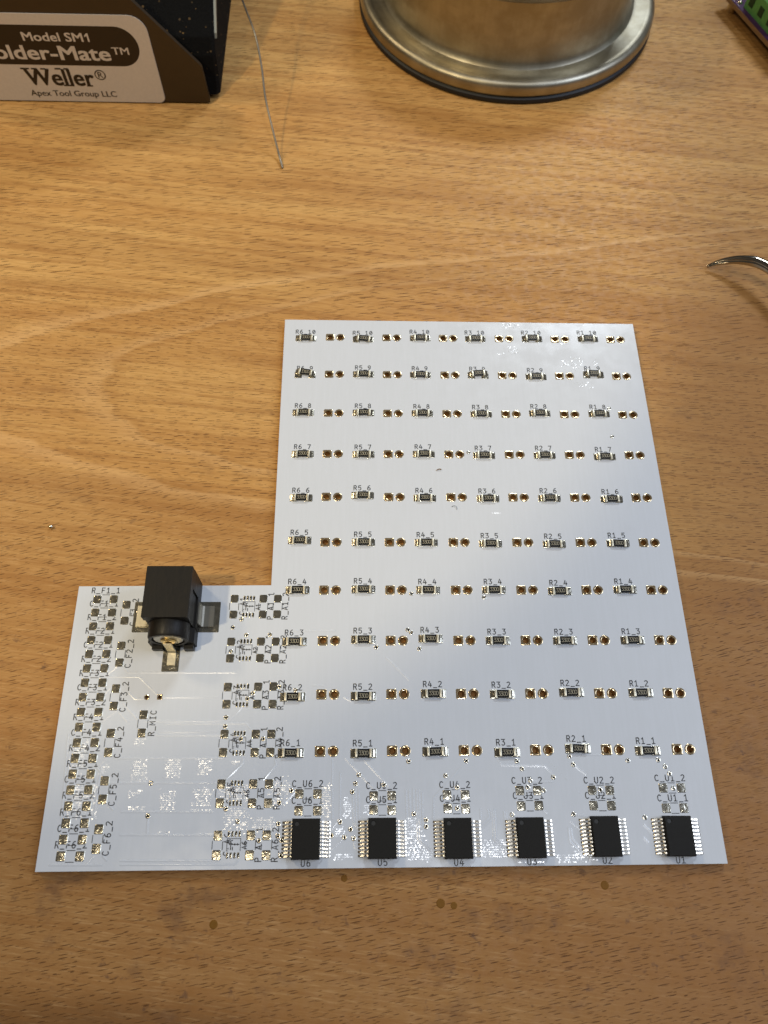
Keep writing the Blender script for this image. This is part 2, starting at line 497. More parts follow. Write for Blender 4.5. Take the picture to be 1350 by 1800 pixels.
def ribbon(mb, pl, wd, z, mi=0, hgt=0.0):
    """mitred flat ribbon along a polyline"""
    P = [Vector((x, y)) for x, y in pl]
    if (P[0] - P[-1]).length < 1e-6 and len(P) > 2:
        closed = True; P = P[:-1]
    else: closed = False
    n = len(P); L = []; Rr = []
    for i in range(n):
        a = P[(i - 1) % n] if (closed or i > 0) else None
        c = P[(i + 1) % n] if (closed or i < n - 1) else None
        p = P[i]
        d1 = (p - a).normalized() if a is not None else (c - p).normalized()
        d2 = (c - p).normalized() if c is not None else d1
        t = (d1 + d2)
        t = t.normalized() if t.length > 1e-6 else d1
        nn = Vector((-t.y, t.x)); k_ = max(0.5, abs(nn.dot(Vector((-d1.y, d1.x)))))
        ext = Vector((0, 0))
        if a is None: ext = -d1 * wd * 0.4
        if c is None: ext = d1 * wd * 0.4
        L.append(p + ext + nn * (wd / 2 / k_)); Rr.append(p + ext - nn * (wd / 2 / k_))
    vs = []
    for l, r in zip(L, Rr): vs += [(l.x, l.y, z), (r.x, r.y, z)]
    m = n if closed else n - 1
    fs = [(2 * i, 2 * i + 1, 2 * ((i + 1) % n) + 1, 2 * ((i + 1) % n)) for i in range(m)]
    mb.add(vs, fs, mi)


def xform(pls, cx, cy, rot=0):
    c, s_ = math.cos(rot), math.sin(rot)
    return [[(cx + x * c - y * s_, cy + x * s_ + y * c) for x, y in pl] for pl in pls]


def clip(pls, rects):
    """drop what falls on bare pads"""
    out = []
    for pl in pls:
        fine = []
        for (x0, y0), (x1, y1) in zip(pl[:-1], pl[1:]):
            k_ = max(1, int(math.hypot(x1 - x0, y1 - y0) / 0.06))
            fine += [(x0 + (x1 - x0) * i / k_, y0 + (y1 - y0) * i / k_) for i in range(k_)]
        fine.append(pl[-1])
        inside = lambda p: any(a <= p[0] <= c and b <= p[1] <= d for a, b, c, d in rects)
        if not any(inside(p) for p in fine):
            out.append(pl); continue
        run = []
        for p in fine:
            if inside(p):
                if len(run) > 2: out.append(run)
                run = []
            else: run.append(p)
        if len(run) > 2: out.append(run)
    return out


def text_mesh(name, body, size, bold=0.0, mat='silk', squeeze=1.0, spacing=1.0):
    cu = bpy.data.curves.new(name, 'FONT'); cu.body = body; cu.size = size * S; cu.offset = bold * S
    cu.align_x = 'LEFT'; cu.resolution_u = 3; cu.space_character = spacing
    o = bpy.data.objects.new(name, cu); COL.objects.link(o)
    bpy.context.view_layer.update()
    me = bpy.data.meshes.new_from_object(o.evaluated_get(bpy.context.evaluated_depsgraph_get()))
    bpy.data.objects.remove(o); bpy.data.curves.remove(cu)
    me.materials.clear(); me.materials.append(M[mat] if isinstance(mat, str) else mat)
    return me


def fit_text(me, x0, x1, y0, y1):
    """scale flat text mesh into the box x0..x1, y0..y1 (mm)"""
    xs = [v.co.x for v in me.vertices]; ys = [v.co.y for v in me.vertices]
    ax, bx, ay, by = min(xs), max(xs), min(ys), max(ys)
    for v in me.vertices:
        v.co.x = (x0 + (v.co.x - ax) / (bx - ax) * (x1 - x0)) * S
        v.co.y = (y0 + (v.co.y - ay) / (by - ay) * (y1 - y0)) * S
    return me

# ------------------------------------------------------------------ measured layout of the board (mm, board coordinates)
COLUMN_L = [(-47.29, 31.06), (-47.31, 28.19), (-47.3, 25.22), (-47.26, 22.33), (-47.22, 19.4), (-47.23, 16.44), (-47.18, 13.56), (-47.16, 10.69), (-47.08, 7.75), (-47.01, 4.86), (-46.96, 1.88), (-46.89, -1.03), (-46.87, -3.92), (-46.83, -6.8), (-46.77, -9.66), (-46.76, -12.65), (-46.79, -15.46), (-46.81, -18.3)]
COLUMN_R = [(-43.88, 31.1), (-43.84, 28.19), (-43.87, 25.25), (-43.85, 22.32), (-43.79, 19.4), (-43.78, 16.46), (-43.73, 13.55), (-43.73, 10.68), (-43.68, 7.73), (-43.63, 4.85), (-43.57, 1.9), (-43.54, -1.05), (-43.45, -3.94), (-43.48, -6.79), (-43.42, -9.69), (-43.34, -12.67), (-43.32, -15.49), (-43.34, -18.33)]
CF = [(-41.08, 29.89), (-41.03, 26.43), (-41.0, 21.12), (-40.92, 17.62), (-40.9, 12.36), (-40.84, 8.91), (-40.72, 3.64), (-40.7, 0.04), (-40.65, -5.19), (-40.59, -8.5), (-40.54, -13.74), (-40.54, -17.08)]
MICP = [(-34.81, 7.18), (-34.76, 3.67)]
ABLK = [[(-18.69, 31.2), (-18.71, 27.72), (-16.64, 31.34), (-14.65, 31.34), (-16.68, 27.63), (-14.66, 27.63), (-12.66, 31.2), (-12.62, 27.75), (-9.63, 31.2), (-9.63, 27.79)], [(-18.73, 21.91), (-18.71, 18.43), (-16.69, 21.99), (-14.68, 21.99), (-16.75, 18.38), (-14.72, 18.37), (-12.65, 21.94), (-12.65, 18.48), (-9.62, 21.93), (-9.65, 18.48)], [(-18.73, 12.58), (-18.74, 9.16), (-16.78, 12.72), (-14.71, 12.72), (-16.72, 9.07), (-14.69, 9.06), (-12.69, 12.61), (-12.68, 9.16), (-9.63, 12.67), (-9.64, 9.16)], [(-18.68, 3.36), (-18.69, -0.11), (-16.66, 3.46), (-14.82, 3.45), (-16.71, -0.22), (-14.71, -0.23), (-12.6, 3.33), (-12.61, -0.14), (-9.58, 3.32), (-9.62, -0.13)], [(-18.57, -5.92), (-18.6, -9.33), (-16.55, -5.77), (-14.67, -5.78), (-16.68, -9.35), (-14.69, -9.36), (-12.55, -5.93), (-12.56, -9.38), (-9.53, -5.95), (-9.52, -9.4)], [(-18.47, -15.01), (-18.54, -18.35), (-16.51, -14.77), (-14.5, -14.79), (-16.59, -18.42), (-14.56, -18.43), (-12.43, -15.01), (-12.48, -18.4), (-9.49, -15.03), (-9.43, -18.43)]]
CU = [(-3.74, -7.78), (-0.29, -7.8), (-3.74, -10.78), (-0.24, -10.81), (10.36, -8.24), (13.79, -8.22), (10.35, -10.72), (13.76, -10.81), (24.32, -8.14), (27.8, -8.16), (24.38, -10.58), (27.76, -10.66), (38.32, -7.46), (41.7, -7.48), (38.37, -10.24), (41.74, -10.2), (52.27, -7.5), (55.66, -7.52), (52.2, -10.28), (55.63, -10.3), (66.07, -7.18), (69.57, -7.2), (66.09, -10.84), (69.48, -10.86)]
VIAS= [(11.03, 20.67), (17.57, 24.36), (18.25, 23.78), (19.88, 20.34), (-5.18, 11.9), (17.14, -1.97), (28.33, -1.91), (18.52, 32.31), (32.57, 66.78), (66.99, 79.03), (66.65, 71.22), (33.92, 31.5), (38.2, -2.05), (39.09, -3.49), (48.56, -1.18), (49.15, -2.76), (59.94, -2.05), (65.93, -1.99), (67.12, -3.22), (67.75, -4.55), (7.55, -4.4), (6.92, -5.99), (6.32, -7.5), (12.3, -6.25), (-5.27, -7.19), (-7.45, -9.34), (-7.44, -13.08), (-7.44, -15.19), (-6.71, -15.91), (-6.79, -18.52), (4.04, -12.83), (6.04, -14.1), (2.5, -15.15), (4.9, -15.51), (6.64, -15.7), (17.92, -11.53), (20.22, -12.6), (20.19, -13.76), (24.23, -4.67), (26.34, -6.83), (26.16, -10.59), (45.03, -5.06), (40.52, -5.65), (39.9, -6.9), (42.92, -7.49), (36.51, -11.78), (48.22, -11.8), (53.82, -7.41), (61.74, -12.46), (68.04, -7.25), (-16.96, 26.68), (-18.61, 24.93), (-15.73, 23.31), (-10.9, 23.38), (-18.66, 19.85), (-13.6, 11.36), (-14.66, 10.26), (-8.41, 12.59), (-18.64, 6.57), (-18.66, 4.84), (-15.43, 2.41), (-11.13, 2.43), (-17.4, -10.38), (-15.04, -12.61), (-10.88, -15.95), (-31.9, -5.66), (-31.81, -11.51)]
RES= {10: [(-5.96, 98.97), (8.27, 98.88), (22.33, 99.28), (36.08, 99.18), (50.27, 99.51), (64.32, 99.49)], 9: [(-5.78, 88.67), (8.28, 88.35), (22.08, 88.25), (36.12, 88.71), (50.24, 87.98), (64.39, 88.96)], 8: [(-5.87, 77.31), (8.3, 77.35), (22.2, 77.29), (36.18, 77.19), (50.15, 77.5), (64.36, 77.47)], 7: [(-5.63, 66.09), (8.31, 66.09), (22.2, 66.24), (36.15, 65.97), (50.22, 66.05), (64.2, 65.79)], 6: [(-5.58, 54.9), (8.15, 55.54), (22.08, 54.94), (36.33, 54.85), (50.24, 54.98), (64.36, 54.8)], 5: [(-5.54, 44.55), (8.34, 44.12), (22.06, 44.05), (36.16, 43.83), (50.19, 43.73), (64.35, 43.88)], 4: [(-5.59, 33.1), (8.36, 33.25), (22.11, 33.1), (36.15, 33.1), (50.26, 32.84), (64.36, 33.18)], 3: [(-5.81, 21.88), (8.36, 22.28), (22.27, 22.43), (36.22, 22.02), (50.23, 21.99), (64.39, 22.05)], 2: [(-5.71, 10.54), (8.38, 10.63), (22.44, 11.1), (36.33, 10.92), (50.38, 11.25), (64.48, 11.11)], 1: [(-5.66, -0.28), (8.4, -0.42), (22.39, -0.18), (36.44, -0.4), (50.39, 0.24), (64.13, -0.24)]}
TRACES= [[(2.36, -1.53), (2.56, -12.33)], [(3.93, -3.75), (3.94, -12.04)], [(6.37, -7.81), (6.62, -13.06), (8.0, -14.36)], [(6.9, -6.27), (7.04, -13.36), (8.11, -14.75)], [(7.44, -6.06), (7.57, -12.37)], [(4.78, -1.22), (10.37, -6.91)], [(8.52, -1.67), (13.3, -6.62)], [(16.45, -7.05), (16.55, -12.44)], [(17.1, -7.16), (17.19, -12.44)], [(17.86, -6.96), (17.86, -11.44)], [(18.51, -7.07), (18.59, -15.92), (21.66, -18.86)], [(18.95, -7.07), (19.01, -16.12), (21.89, -18.38)], [(19.58, -7.59), (19.45, -15.43)], [(28.02, -2.31), (21.72, -8.63), (21.47, -12.47)], [(16.29, -14.42), (18.91, -12.15)], [(16.41, -13.73), (18.15, -12.45)], [(2.49, -14.12), (4.26, -12.04)], [(2.45, -17.73), (4.73, -15.71)], [(6.63, -15.82), (6.75, -17.09), (7.91, -18.07)], [(30.5, -10.63), (30.49, -12.54)], [(31.9, -10.74), (32.13, -12.15), (30.31, -13.74)], [(32.44, -10.74), (32.53, -12.56), (30.26, -14.53)], [(32.87, -10.75), (32.72, -16.03), (35.41, -18.5)], [(33.19, -10.75), (33.15, -16.04), (35.72, -18.5)], [(35.01, -11.07), (34.91, -15.26)], [(35.32, -11.27), (35.45, -15.17)], [(37.39, -11.08), (36.46, -11.88)], [(42.19, -10.71), (43.28, -11.83)], [(47.36, -13.07), (49.82, -15.19)], [(46.92, -14.17), (46.97, -16.64), (49.17, -18.81)], [(47.34, -14.27), (47.45, -16.15), (49.62, -18.62)], [(48.89, -11.98), (50.09, -11.99)], [(61.25, -13.68), (63.56, -16.19)], [(60.9, -15.97), (61.72, -16.96)], [(34.18, -1.28), (35.19, -2.78), (43.6, -2.94), (44.98, -4.64)], [(49.37, -2.97), (51.51, -4.68)], [(50.94, -0.95), (54.75, -0.97)], [(40.45, -5.86), (44.85, -5.89)], [(12.92, 18.62), (17.7, 13.8)], [(-1.89, 12.83), (0.5, 12.82)], [(4.41, 10.53), (6.01, 9.62)], [(-6.8, 24.19), (2.6, 24.17)], [(-38.95, 15.6), (-17.32, 15.54)], [(-42.8, 14.75), (-36.58, 14.73), (-32.3, 10.9)], [(-31.6, 10.61), (-20.58, 10.57), (-19.64, 11.53)], [(-38.33, 11.6), (-36.93, 10.29), (-35.03, 10.29)], [(-34.4, 5.9), (-19.98, 5.83), (-17.98, 5.82), (-15.71, 8.58)], [(-30.47, 5.41), (-14.72, 5.42), (-13.06, 3.61)], [(-31.41, 3.86), (-20.37, 3.81), (-19.53, 4.4)], [(-31.88, 3.2), (-18.99, 3.14)], [(-39.54, -1.07), (-18.33, -1.19)], [(-39.46, -5.57), (-19.07, -5.7)], [(-36.97, -10.74), (-19.72, -10.86)], [(-36.65, -14.74), (-19.39, -14.88)], [(-36.07, -19.13), (-17.99, -19.28)], [(-48.79, -19.72), (-39.06, -19.81)], [(-35.98, -19.79), (-15.16, -19.88), (-14.48, -19.22)], [(-31.78, -11.77), (-31.64, -14.73)], [(-39.97, 7.91), (-42.66, 5.72)], [(-39.86, 7.91), (-37.7, 5.8)], [(-39.06, 9.46), (-35.77, 6.23)], [(-41.13, 16.65), (-42.83, 14.92)], [(-39.88, 16.65), (-38.83, 15.49)], [(-41.12, 13.2), (-42.96, 11.05)], [(-48.92, 3.57), (-47.71, -11.95)], [(-48.47, 3.46), (-47.22, -11.75)], [(-40.75, -9.3), (-42.37, -11.19)], [(-39.81, -9.21), (-38.27, -10.43)], [(-40.45, -0.75), (-42.5, -3.05)], [(-42.42, -2.84), (-41.17, -4.09)], [(-41.74, -2.32), (-41.84, -11.99)], [(-40.81, -18.32), (-42.13, -19.83)], [(-39.28, -18.24), (-38.33, -19.11)], [(-14.9, -0.36), (-14.78, -2.06), (-17.82, -5.07)], [(-8.6, -1.46), (-8.44, -2.41), (-10.79, -5.22)], [(-18.04, -14.74), (-13.15, -10.61)], [(-16.39, -14.36), (-13.19, -11.71)], [(-7.67, -7.2), (-5.49, -7.73)], [(-6.5, -9.35), (-4.44, -7.22)], [(-6.57, -7.72), (-6.78, -10.25)], [(16.98, 105.38), (15.44, 3.25)], [(34.17, 104.69), (30.45, 3.17)], [(1.44, 94.71), (2.5, 3.31)]]
GLINTS= [(-35.96, -5.37, -32.79, -1.32, -0.04, 0.104), (-29.71, -4.68, -26.51, -1.15, -0.018, 0.105), (-23.59, -4.52, -20.62, -1.18, 0.003, 0.106), (-35.92, -8.23, -33.43, -6.82, -0.041, 0.089), (-35.91, -10.74, -32.32, -9.87, -0.039, 0.079), (-30.0, -10.79, -26.91, -6.76, -0.02, 0.084), (-23.95, -10.93, -19.98, -6.4, 0.003, 0.085), (-36.03, 1.25, -33.68, 2.63, -0.041, 0.123), (-41.72, -4.71, -40.3, -1.8, -0.062, 0.104), (-47.91, -2.8, -44.38, 2.47, -0.079, 0.115), (-46.98, -11.95, -41.3, -3.89, -0.073, 0.087), (-53.25, -5.36, -52.35, -0.68, -0.101, 0.104), (-12.6, -14.39, -7.66, -11.85, 0.045, 0.068), (-9.66, -10.23, -5.4, -4.63, 0.054, 0.089), (0.22, -12.31, 2.33, -5.62, 0.086, 0.084), (4.59, -12.55, 6.15, -8.32, -0.08, 0.087), (3.05, -15.69, 4.92, -13.64, -0.085, 0.071), (3.11, -19.28, 6.65, -18.25, -0.082, 0.056), (16.28, -19.78, 20.05, -13.46, -0.033, 0.064), (19.21, -19.8, 21.4, -17.41, -0.026, 0.057), (8.32, -11.57, 10.14, -9.57, -0.066, 0.086), (30.06, -19.42, 35.08, -15.86, 0.018, 0.061), (36.38, -20.82, 42.18, -19.72, 0.042, 0.051), (43.77, -19.73, 55.02, -18.86, 0.077, 0.055), (43.65, -20.88, 54.34, -20.02, 0.076, 0.051), (46.8, -19.08, 49.94, -16.86, 0.074, 0.06), (16.51, -13.93, 18.7, -12.05, -0.036, 0.077), (-17.8, -15.13, -12.89, -9.71, 0.026, 0.071), (-17.71, -2.25, -15.04, -1.42, 0.023, 0.109), (-23.25, -15.09, -18.49, -14.34, 0.007, 0.063), (-30.39, -14.74, -27.3, -14.27, -0.021, 0.063), (-19.31, -9.36, -13.11, -6.13, 0.023, 0.088), (42.21, 102.46, 47.99, 104.67, -0.048, -0.051), (43.86, 94.11, 46.85, 97.94, -0.043, -0.07), (40.91, 94.25, 43.52, 95.14, -0.055, -0.071), (56.35, 90.83, 59.08, 93.92, 0.009, -0.087), (58.7, 89.17, 62.95, 94.3, 0.022, -0.09), (59.01, 84.52, 64.57, 86.88, 0.029, -0.107), (64.61, 90.57, 66.02, 93.99, 0.039, -0.092), (56.51, 97.69, 59.47, 98.77, 0.007, -0.072), (36.97, 50.85, 38.93, 51.56, 0.031, 0.302)]  # patch rectangles, then mean tilts chosen to catch the lamps, not measured

# ================================================================== the table top
mb = MB()
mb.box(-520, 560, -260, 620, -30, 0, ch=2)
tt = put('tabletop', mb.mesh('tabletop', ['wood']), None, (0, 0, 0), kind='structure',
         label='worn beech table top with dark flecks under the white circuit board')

# ================================================================== the circuit board
board = thing('circuit_board', 'white L-shaped printed circuit board with rows of small black resistors on the wooden table', 'circuit board', (0, 0, 0))
B = lambda x, y, z=0: (x, y, z + TH)          # board coordinates -> under the Empty (at table level)

SQ = [(14 * i, 11.04 * (j - 1)) for i in range(6) for j in range(1, 11)]
MIC = [(-34.59, 10.61), (-32.05, 10.64)]

# component pads: (x, y)
PADS = []
PADS += COLUMN_L + COLUMN_R + CF + MICP
for blk in ABLK:
    PADS += [blk[0], blk[1], blk[6], blk[7], blk[8], blk[9]]
PADS += CU
FINE = []
for blk in ABLK:
    for a, b in ((2, 3), (4, 5)):
        for t in range(4):
            FINE.append((blk[a][0] + (blk[b][0] - blk[a][0]) * t / 3, blk[a][1]))
CHIPS = [(-2.2, -15.78), (11.92, -15.76), (25.97, -15.88), (39.5, -15.88), (53.55, -15.76), (67.27, -15.82)]

# resistor layout: place of the footprint and of the part itself
RPL = {}
for j, l in RES.items():
    for i, (x, y) in enumerate(l):
        fx, fy, rz = x, y, rnd.uniform(-0.012, 0.012)
        if (i, j) == (0, 9): fy -= 0.62; rz = -0.13
        if (i, j) == (3, 9): fy -= 0.5; rz = 0.09
        if (i, j) == (1, 10): fx -= 0.1; fy -= 0.1; rz = -0.11
        if (i, j) == (4, 10): fy -= 0.2
        if (i, j) == (5, 9): fy -= 0.35; rz = -0.03
        if (i, j) == (4, 9): rz = 0.02
        if (i, j) == (4, 1): rz = -0.03
        if (i, j) == (2, 1): rz = 0.04
        if (i, j) == (5, 5): rz = -0.05; fy += 0.1
        RPL[(i, j)] = (x, y, fx, fy, rz)

# the panel itself, a plate with every hole cut through
cu = bpy.data.curves.new('panel', 'CURVE'); cu.dimensions = '2D'; cu.fill_mode = 'BOTH'; cu.extrude = 0.5 * 1.55 * S
def loop(pts):
    sp = cu.splines.new('POLY'); sp.points.add(len(pts) - 1); sp.use_cyclic_u = True
    for p, q in zip(sp.points, pts): p.co = (q[0] * S, q[1] * S, 0, 1)
def corner(x, y, sx, sy, r=0.35):
    return [(x + sx * r, y), (x + sx * r * .3, y + sy * r * .3), (x, y + sy * r)]
OUT = [(-51.0, -20.85), (76.0, -20.6), (76.35, 104.35), (-11.35, 104.72), (-11.2, 34.2), (-51.5, 33.95)]
loop(OUT)
for x, y in SQ:
    loop(circ(0.70, 14, x, y)); loop(circ(0.70, 14, x + 2.54, y))
for x, y in MIC: loop(circ(0.36, 10, x, y))
for x, y in VIAS: loop(circ(0.24, 8, x, y))
oc = bpy.data.objects.new('panel', cu); COL.objects.link(oc); bpy.context.view_layer.update()
me = bpy.data.meshes.new_from_object(oc.evaluated_get(bpy.context.evaluated_depsgraph_get()))
bpy.data.objects.remove(oc)
me.materials.clear(); me.materials.append(M['mask']); me.materials.append(M['fr4'])
me.polygons.foreach_set('material_index', [0 if abs(p.normal.z) > 0.5 else 1 for p in me.polygons])
me.name = 'board_panel'
put('board_panel', me, board, B(0, 0, -1.55 / 2))

# ---- bare component pads, a few domed variants
def pad_mesh(hx, hy, r=0.25, top=0.09):
    m = MB()
    m.loft([rrect(hx, hy, r, 0.0), rrect(hx, hy, r, 0.035), rrect(hx - .06, hy - .06, max(r - .04, .05), top * .9),
            rrect(hx - .20, hy - .20, max(r - .10, .05), top)], cap0=False)
    return m.mesh('solder_pad', ['tin'], True)
pm = pad_mesh(0.82, 0.86)
for x, y in PADS:
    put('solder_pad', pm, board, B(x, y, 0.003), rnd.choice((0, math.pi)))
fm = pad_mesh(0.22, 0.52, 0.2, 0.07)
for x, y in FINE:
    put('contact_pad', fm, board, B(x, y, 0.003))
rp = pad_mesh(0.86, 0.90, 0.12, 0.08)

# ---- LED holes: square and round pads with a plated barrel
def hole_pad(square, h, hole, depth=1.57, n=28, lip=0.17, metal='pad_metal'):
    m = MB()
    o = lambda d, z: square_ring(h - d, n, z) if square else circ(h - d, n, z=z)
    rr = [o(0, 0), o(0, 0.045), o(0.05, 0.07), circ(hole + lip, n, z=0.072), circ(hole + lip * .45, n, z=0.05), circ(hole + 0.01, n, z=-0.02)]
    m.loft(rr, cap0=False, cap1=False, mi=0)
    m.loft([circ(hole + 0.01, n, z=-0.02), circ(hole, n, z=-0.08), circ(hole, n, z=-depth)], cap0=False, cap1=False, mi=1)
    return m.mesh('plated_pad', [metal, 'barrel'], True)
sq = hole_pad(True, 1.03, 0.64); ro = hole_pad(False, 1.06, 0.64)
for x, y in SQ:
    put('square_hole_pad', sq, board, B(x, y, 0.003))
    put('round_hole_pad', ro, board, B(x + 2.54, y, 0.003))
put('round_hole_pad', hole_pad(False, 0.55, 0.33, n=16), board, B(MIC[0][0], MIC[0][1], 0.003))
put('square_hole_pad', hole_pad(True, 0.52, 0.33, n=16), board, B(MIC[1][0], MIC[1][1], 0.003))
M['barrel_keep'] = M['barrel']; M['barrel'] = simple('dark_via_wall', (0.03, 0.025, 0.02), 0.5, 0.3)
vm = hole_pad(False, 0.46, 0.16, n=16, lip=0.09, metal='tin_smooth')
M['barrel'] = M['barrel_keep']
for x, y in VIAS:
    put('via', vm, board, B(x, y, 0.005))

# ---- resistors
def res_meshes():
    b = MB(); b.box(-1.55, 1.55, -0.76, 0.76, 0.10, 0.50, 0, ch=0.03)
    b.box(-1.16, 1.16, -0.78, 0.78, 0.30, 0.585, 1, ch=0.04)
    body = b.mesh('resistor', ['ceramic', 'glaze'])
    c = MB(); c.box(-1.64, -1.17, -0.80, 0.80, 0.07, 0.58, 0, ch=0.06)
    capm = c.mesh('end_cap', ['cap'], True)
    f = MB()
    prof = [(-2.35, 0.06), (-2.05, 0.13), (-1.80, 0.26), (-1.63, 0.44), (-1.60, 0.05)]
    f.loft([[(x, -0.74 + 0.12 * (x + 1.6) * -1, z) for x, z in prof], [(x, 0, z * 1.04) for x, z in prof], [(x, 0.74 - 0.12 * (x + 1.6) * -1, z) for x, z in prof]])
    fil = f.mesh('solder_fillet', ['tin'], True)
    t = MB()
    for q, pl in enumerate(strokes('3300', 0.80, 0.47)):
        if q in (4, 6): pass
        ribbon(t, pl, 0.085, 0.004 + q * 0.0004)
    return body, capm, fil, t.mesh('marking', ['mark'])
G['0'], keep0 = G['O'], G['0']
rb, rc, rf, rt = res_meshes()
G['0'] = keep0
OCC = []                                         # areas bare of print
for (i, j), (x, y, fx, fy, rz) in RPL.items():
    for sx in (-1, 1):
        put('solder_pad', rp, board, B(fx + sx * 1.66, fy, 0.003), 0 if sx < 0 else math.pi)
        OCC.append((fx + sx * 1.66 - .92, fy - .95, fx + sx * 1.66 + .92, fy + .95))
    r = put('resistor', rb, board, B(x, y, 0.05), rz)
    for s_ in (0, math.pi):
        put('end_cap', rc, r, (0, 0, 0), s_)
        put('solder_fillet', rf, r, (0, 0, 0), s_)
    put('marking', rt, r, (0, -0.02, 0.60))

# ---- chips, ten legs a side
def chip_meshes():
    m = MB(); n = 32; hx, hy = 2.62, 3.55
    cx, cy = -1.65, 2.55
    def outl(dx, z, cc=0.0):
        pts = []
        X, Y = hx - dx, hy - dx
        for i in range(n):
            a = 2 * math.pi * i / n; c, s_ = math.cos(a), math.sin(a)
            tx = ((X if c > 0 else -X) - cx) / c if abs(c) > 1e-9 else 1e9
            ty = ((Y if s_ > 0 else -Y) - cy) / s_ if abs(s_) > 1e-9 else 1e9
            t = min(tx, ty)
            pts.append([cx + c * t, cy + s_ * t, z])
        # snap the four nearest points to the corners
        for qx, qy in ((X, Y), (-X, Y), (X, -Y), (-X, -Y)):
            k_ = min(range(n), key=lambda i: (pts[i][0] - qx) ** 2 + (pts[i][1] - qy) ** 2)
            pts[k_][0], pts[k_][1] = qx, qy
        return [tuple(p) for p in pts]
    m.loft([outl(0.16, 0.12), outl(0.0, 0.92), outl(0.0, 1.0), outl(0.13, 1.80), outl(0.17, 1.84),
            circ(0.46, n, cx, cy, 1.84)], cap1=False)
    m.loft([circ(0.46, n, cx, cy, 1.84), circ(0.40, n, cx, cy, 1.72)], cap0=False, cap1=True, mi=1)
    body = m.mesh('chip', ['mold', 'mold_dark'])
    # gull-wing leg pointing to -x, origin at the board, profile in xz
    prof = [(0.0, 0.98), (-0.42, 0.98), (-0.58, 0.90), (-0.70, 0.42), (-0.80, 0.22), (-1.38, 0.17), (-1.38, 0.06), (-0.78, 0.06), (-0.62, 0.20), (-0.50, 0.72), (-0.40, 0.84), (0.0, 0.84)]
    p = MB(); p.prism([(x, z) for x, z in prof], 'y', -0.15, 0.15)
    # solder toe
    p.loft([[(x, -0.21, z) for x, z in ((-1.95, .01), (-1.85, .08), (-1.38, .15), (-0.75, .10), (-0.65, .01))],
            [(x, 0.0, z) for x, z in ((-1.98, .01), (-1.85, .10), (-1.38, .18), (-0.72, .16), (-0.6, .01))],
            [(x, 0.21, z) for x, z in ((-1.95, .01), (-1.85, .08), (-1.38, .15), (-0.75, .10), (-0.65, .01))]])
    return body, p.mesh('pin', ['pin'], True)
cb_, cp_ = chip_meshes()
CR = [0.0, 0.0, 0.0, 0.0, 0.0, -0.01]
for (x, y), rz in zip(CHIPS, CR):
    c = put('chip', cb_, board, B(x, y, 0.02), rz)
    for k_ in range(10):
        for sx, a in ((-1, 0), (1, math.pi)):
            put('pin', cp_, c, (sx * 2.55, (k_ - 4.5) * 0.65, -0.01), a)
    OCC.append((x - 2.7, y - 3.6, x + 2.7, y + 3.6))

# ---- printed lettering and outlines
for x, y in PADS: OCC.append((x - .95, y - 1.0, x + .95, y + 1.0))
for x, y in FINE: OCC.append((x - .32, y - .62, x + .32, y + .62))
for x, y in VIAS: OCC.append((x - .5, y - .5, x + .5, y + .5))

def print_at(pls, x, y, rot=0, name='printed_label', wd=0.155, lab=None):
    world = clip(xform(pls, x, y, rot), [r for r in OCC if abs((r[0] + r[2]) / 2 - x) < 9 and abs((r[1] + r[3]) / 2 - y) < 9])
    m = MB()
    for q, pl in enumerate(world):
        ribbon(m, [(a - x, b - y) for a, b in pl], wd, q * 0.0006)
    if m.f:
        put(name, m.mesh(name, ['silk']), board, B(x, y, 0.048))

TXH, ADV = 1.12, 1.03
for (i, j), (x, y, fx, fy, rz) in RPL.items():
    print_at(strokes('R%d_%d' % (6 - i, j), TXH, ADV), fx - 0.15, fy + 1.93 + (0.05 if j > 6 else 0))
names = []
for k_ in range(1, 7): names += ['R_F%d_1' % k_, 'C_F%d_1' % k_, 'R_F%d_2' % k_]
for t, nm in enumerate(names):
    xl, yl = COLUMN_L[t]; xr, yr = COLUMN_R[t]; xc = (xl + xr) / 2; yc = (yl + yr) / 2
    print_at(strokes(nm, TXH, ADV), xc - 0.15, yc + 1.95)
    print_at([[(-2.6, .98), (.75, .98)], [(-1.0, -.98), (.75, -.98)]], xc, yc, name='printed_outline', wd=0.11)
def vpair(a, b, nm, dx=1.95):
    xc, yc = (a[0] + b[0]) / 2, (a[1] + b[1]) / 2
    if nm: print_at(strokes(nm, TXH, ADV), xc + dx, yc + 0.1, math.pi / 2)
    print_at([[(-.95, -.75), (-.95, .75)], [(.95, -.75), (.95, .75)]], xc, yc, name='printed_outline', wd=0.11)
for k_ in range(6): vpair(CF[2 * k_], CF[2 * k_ + 1], 'C_F%d_2' % (k_ + 1), 1.75)
vpair(MICP[0], MICP[1], 'R_MIC', 1.85)
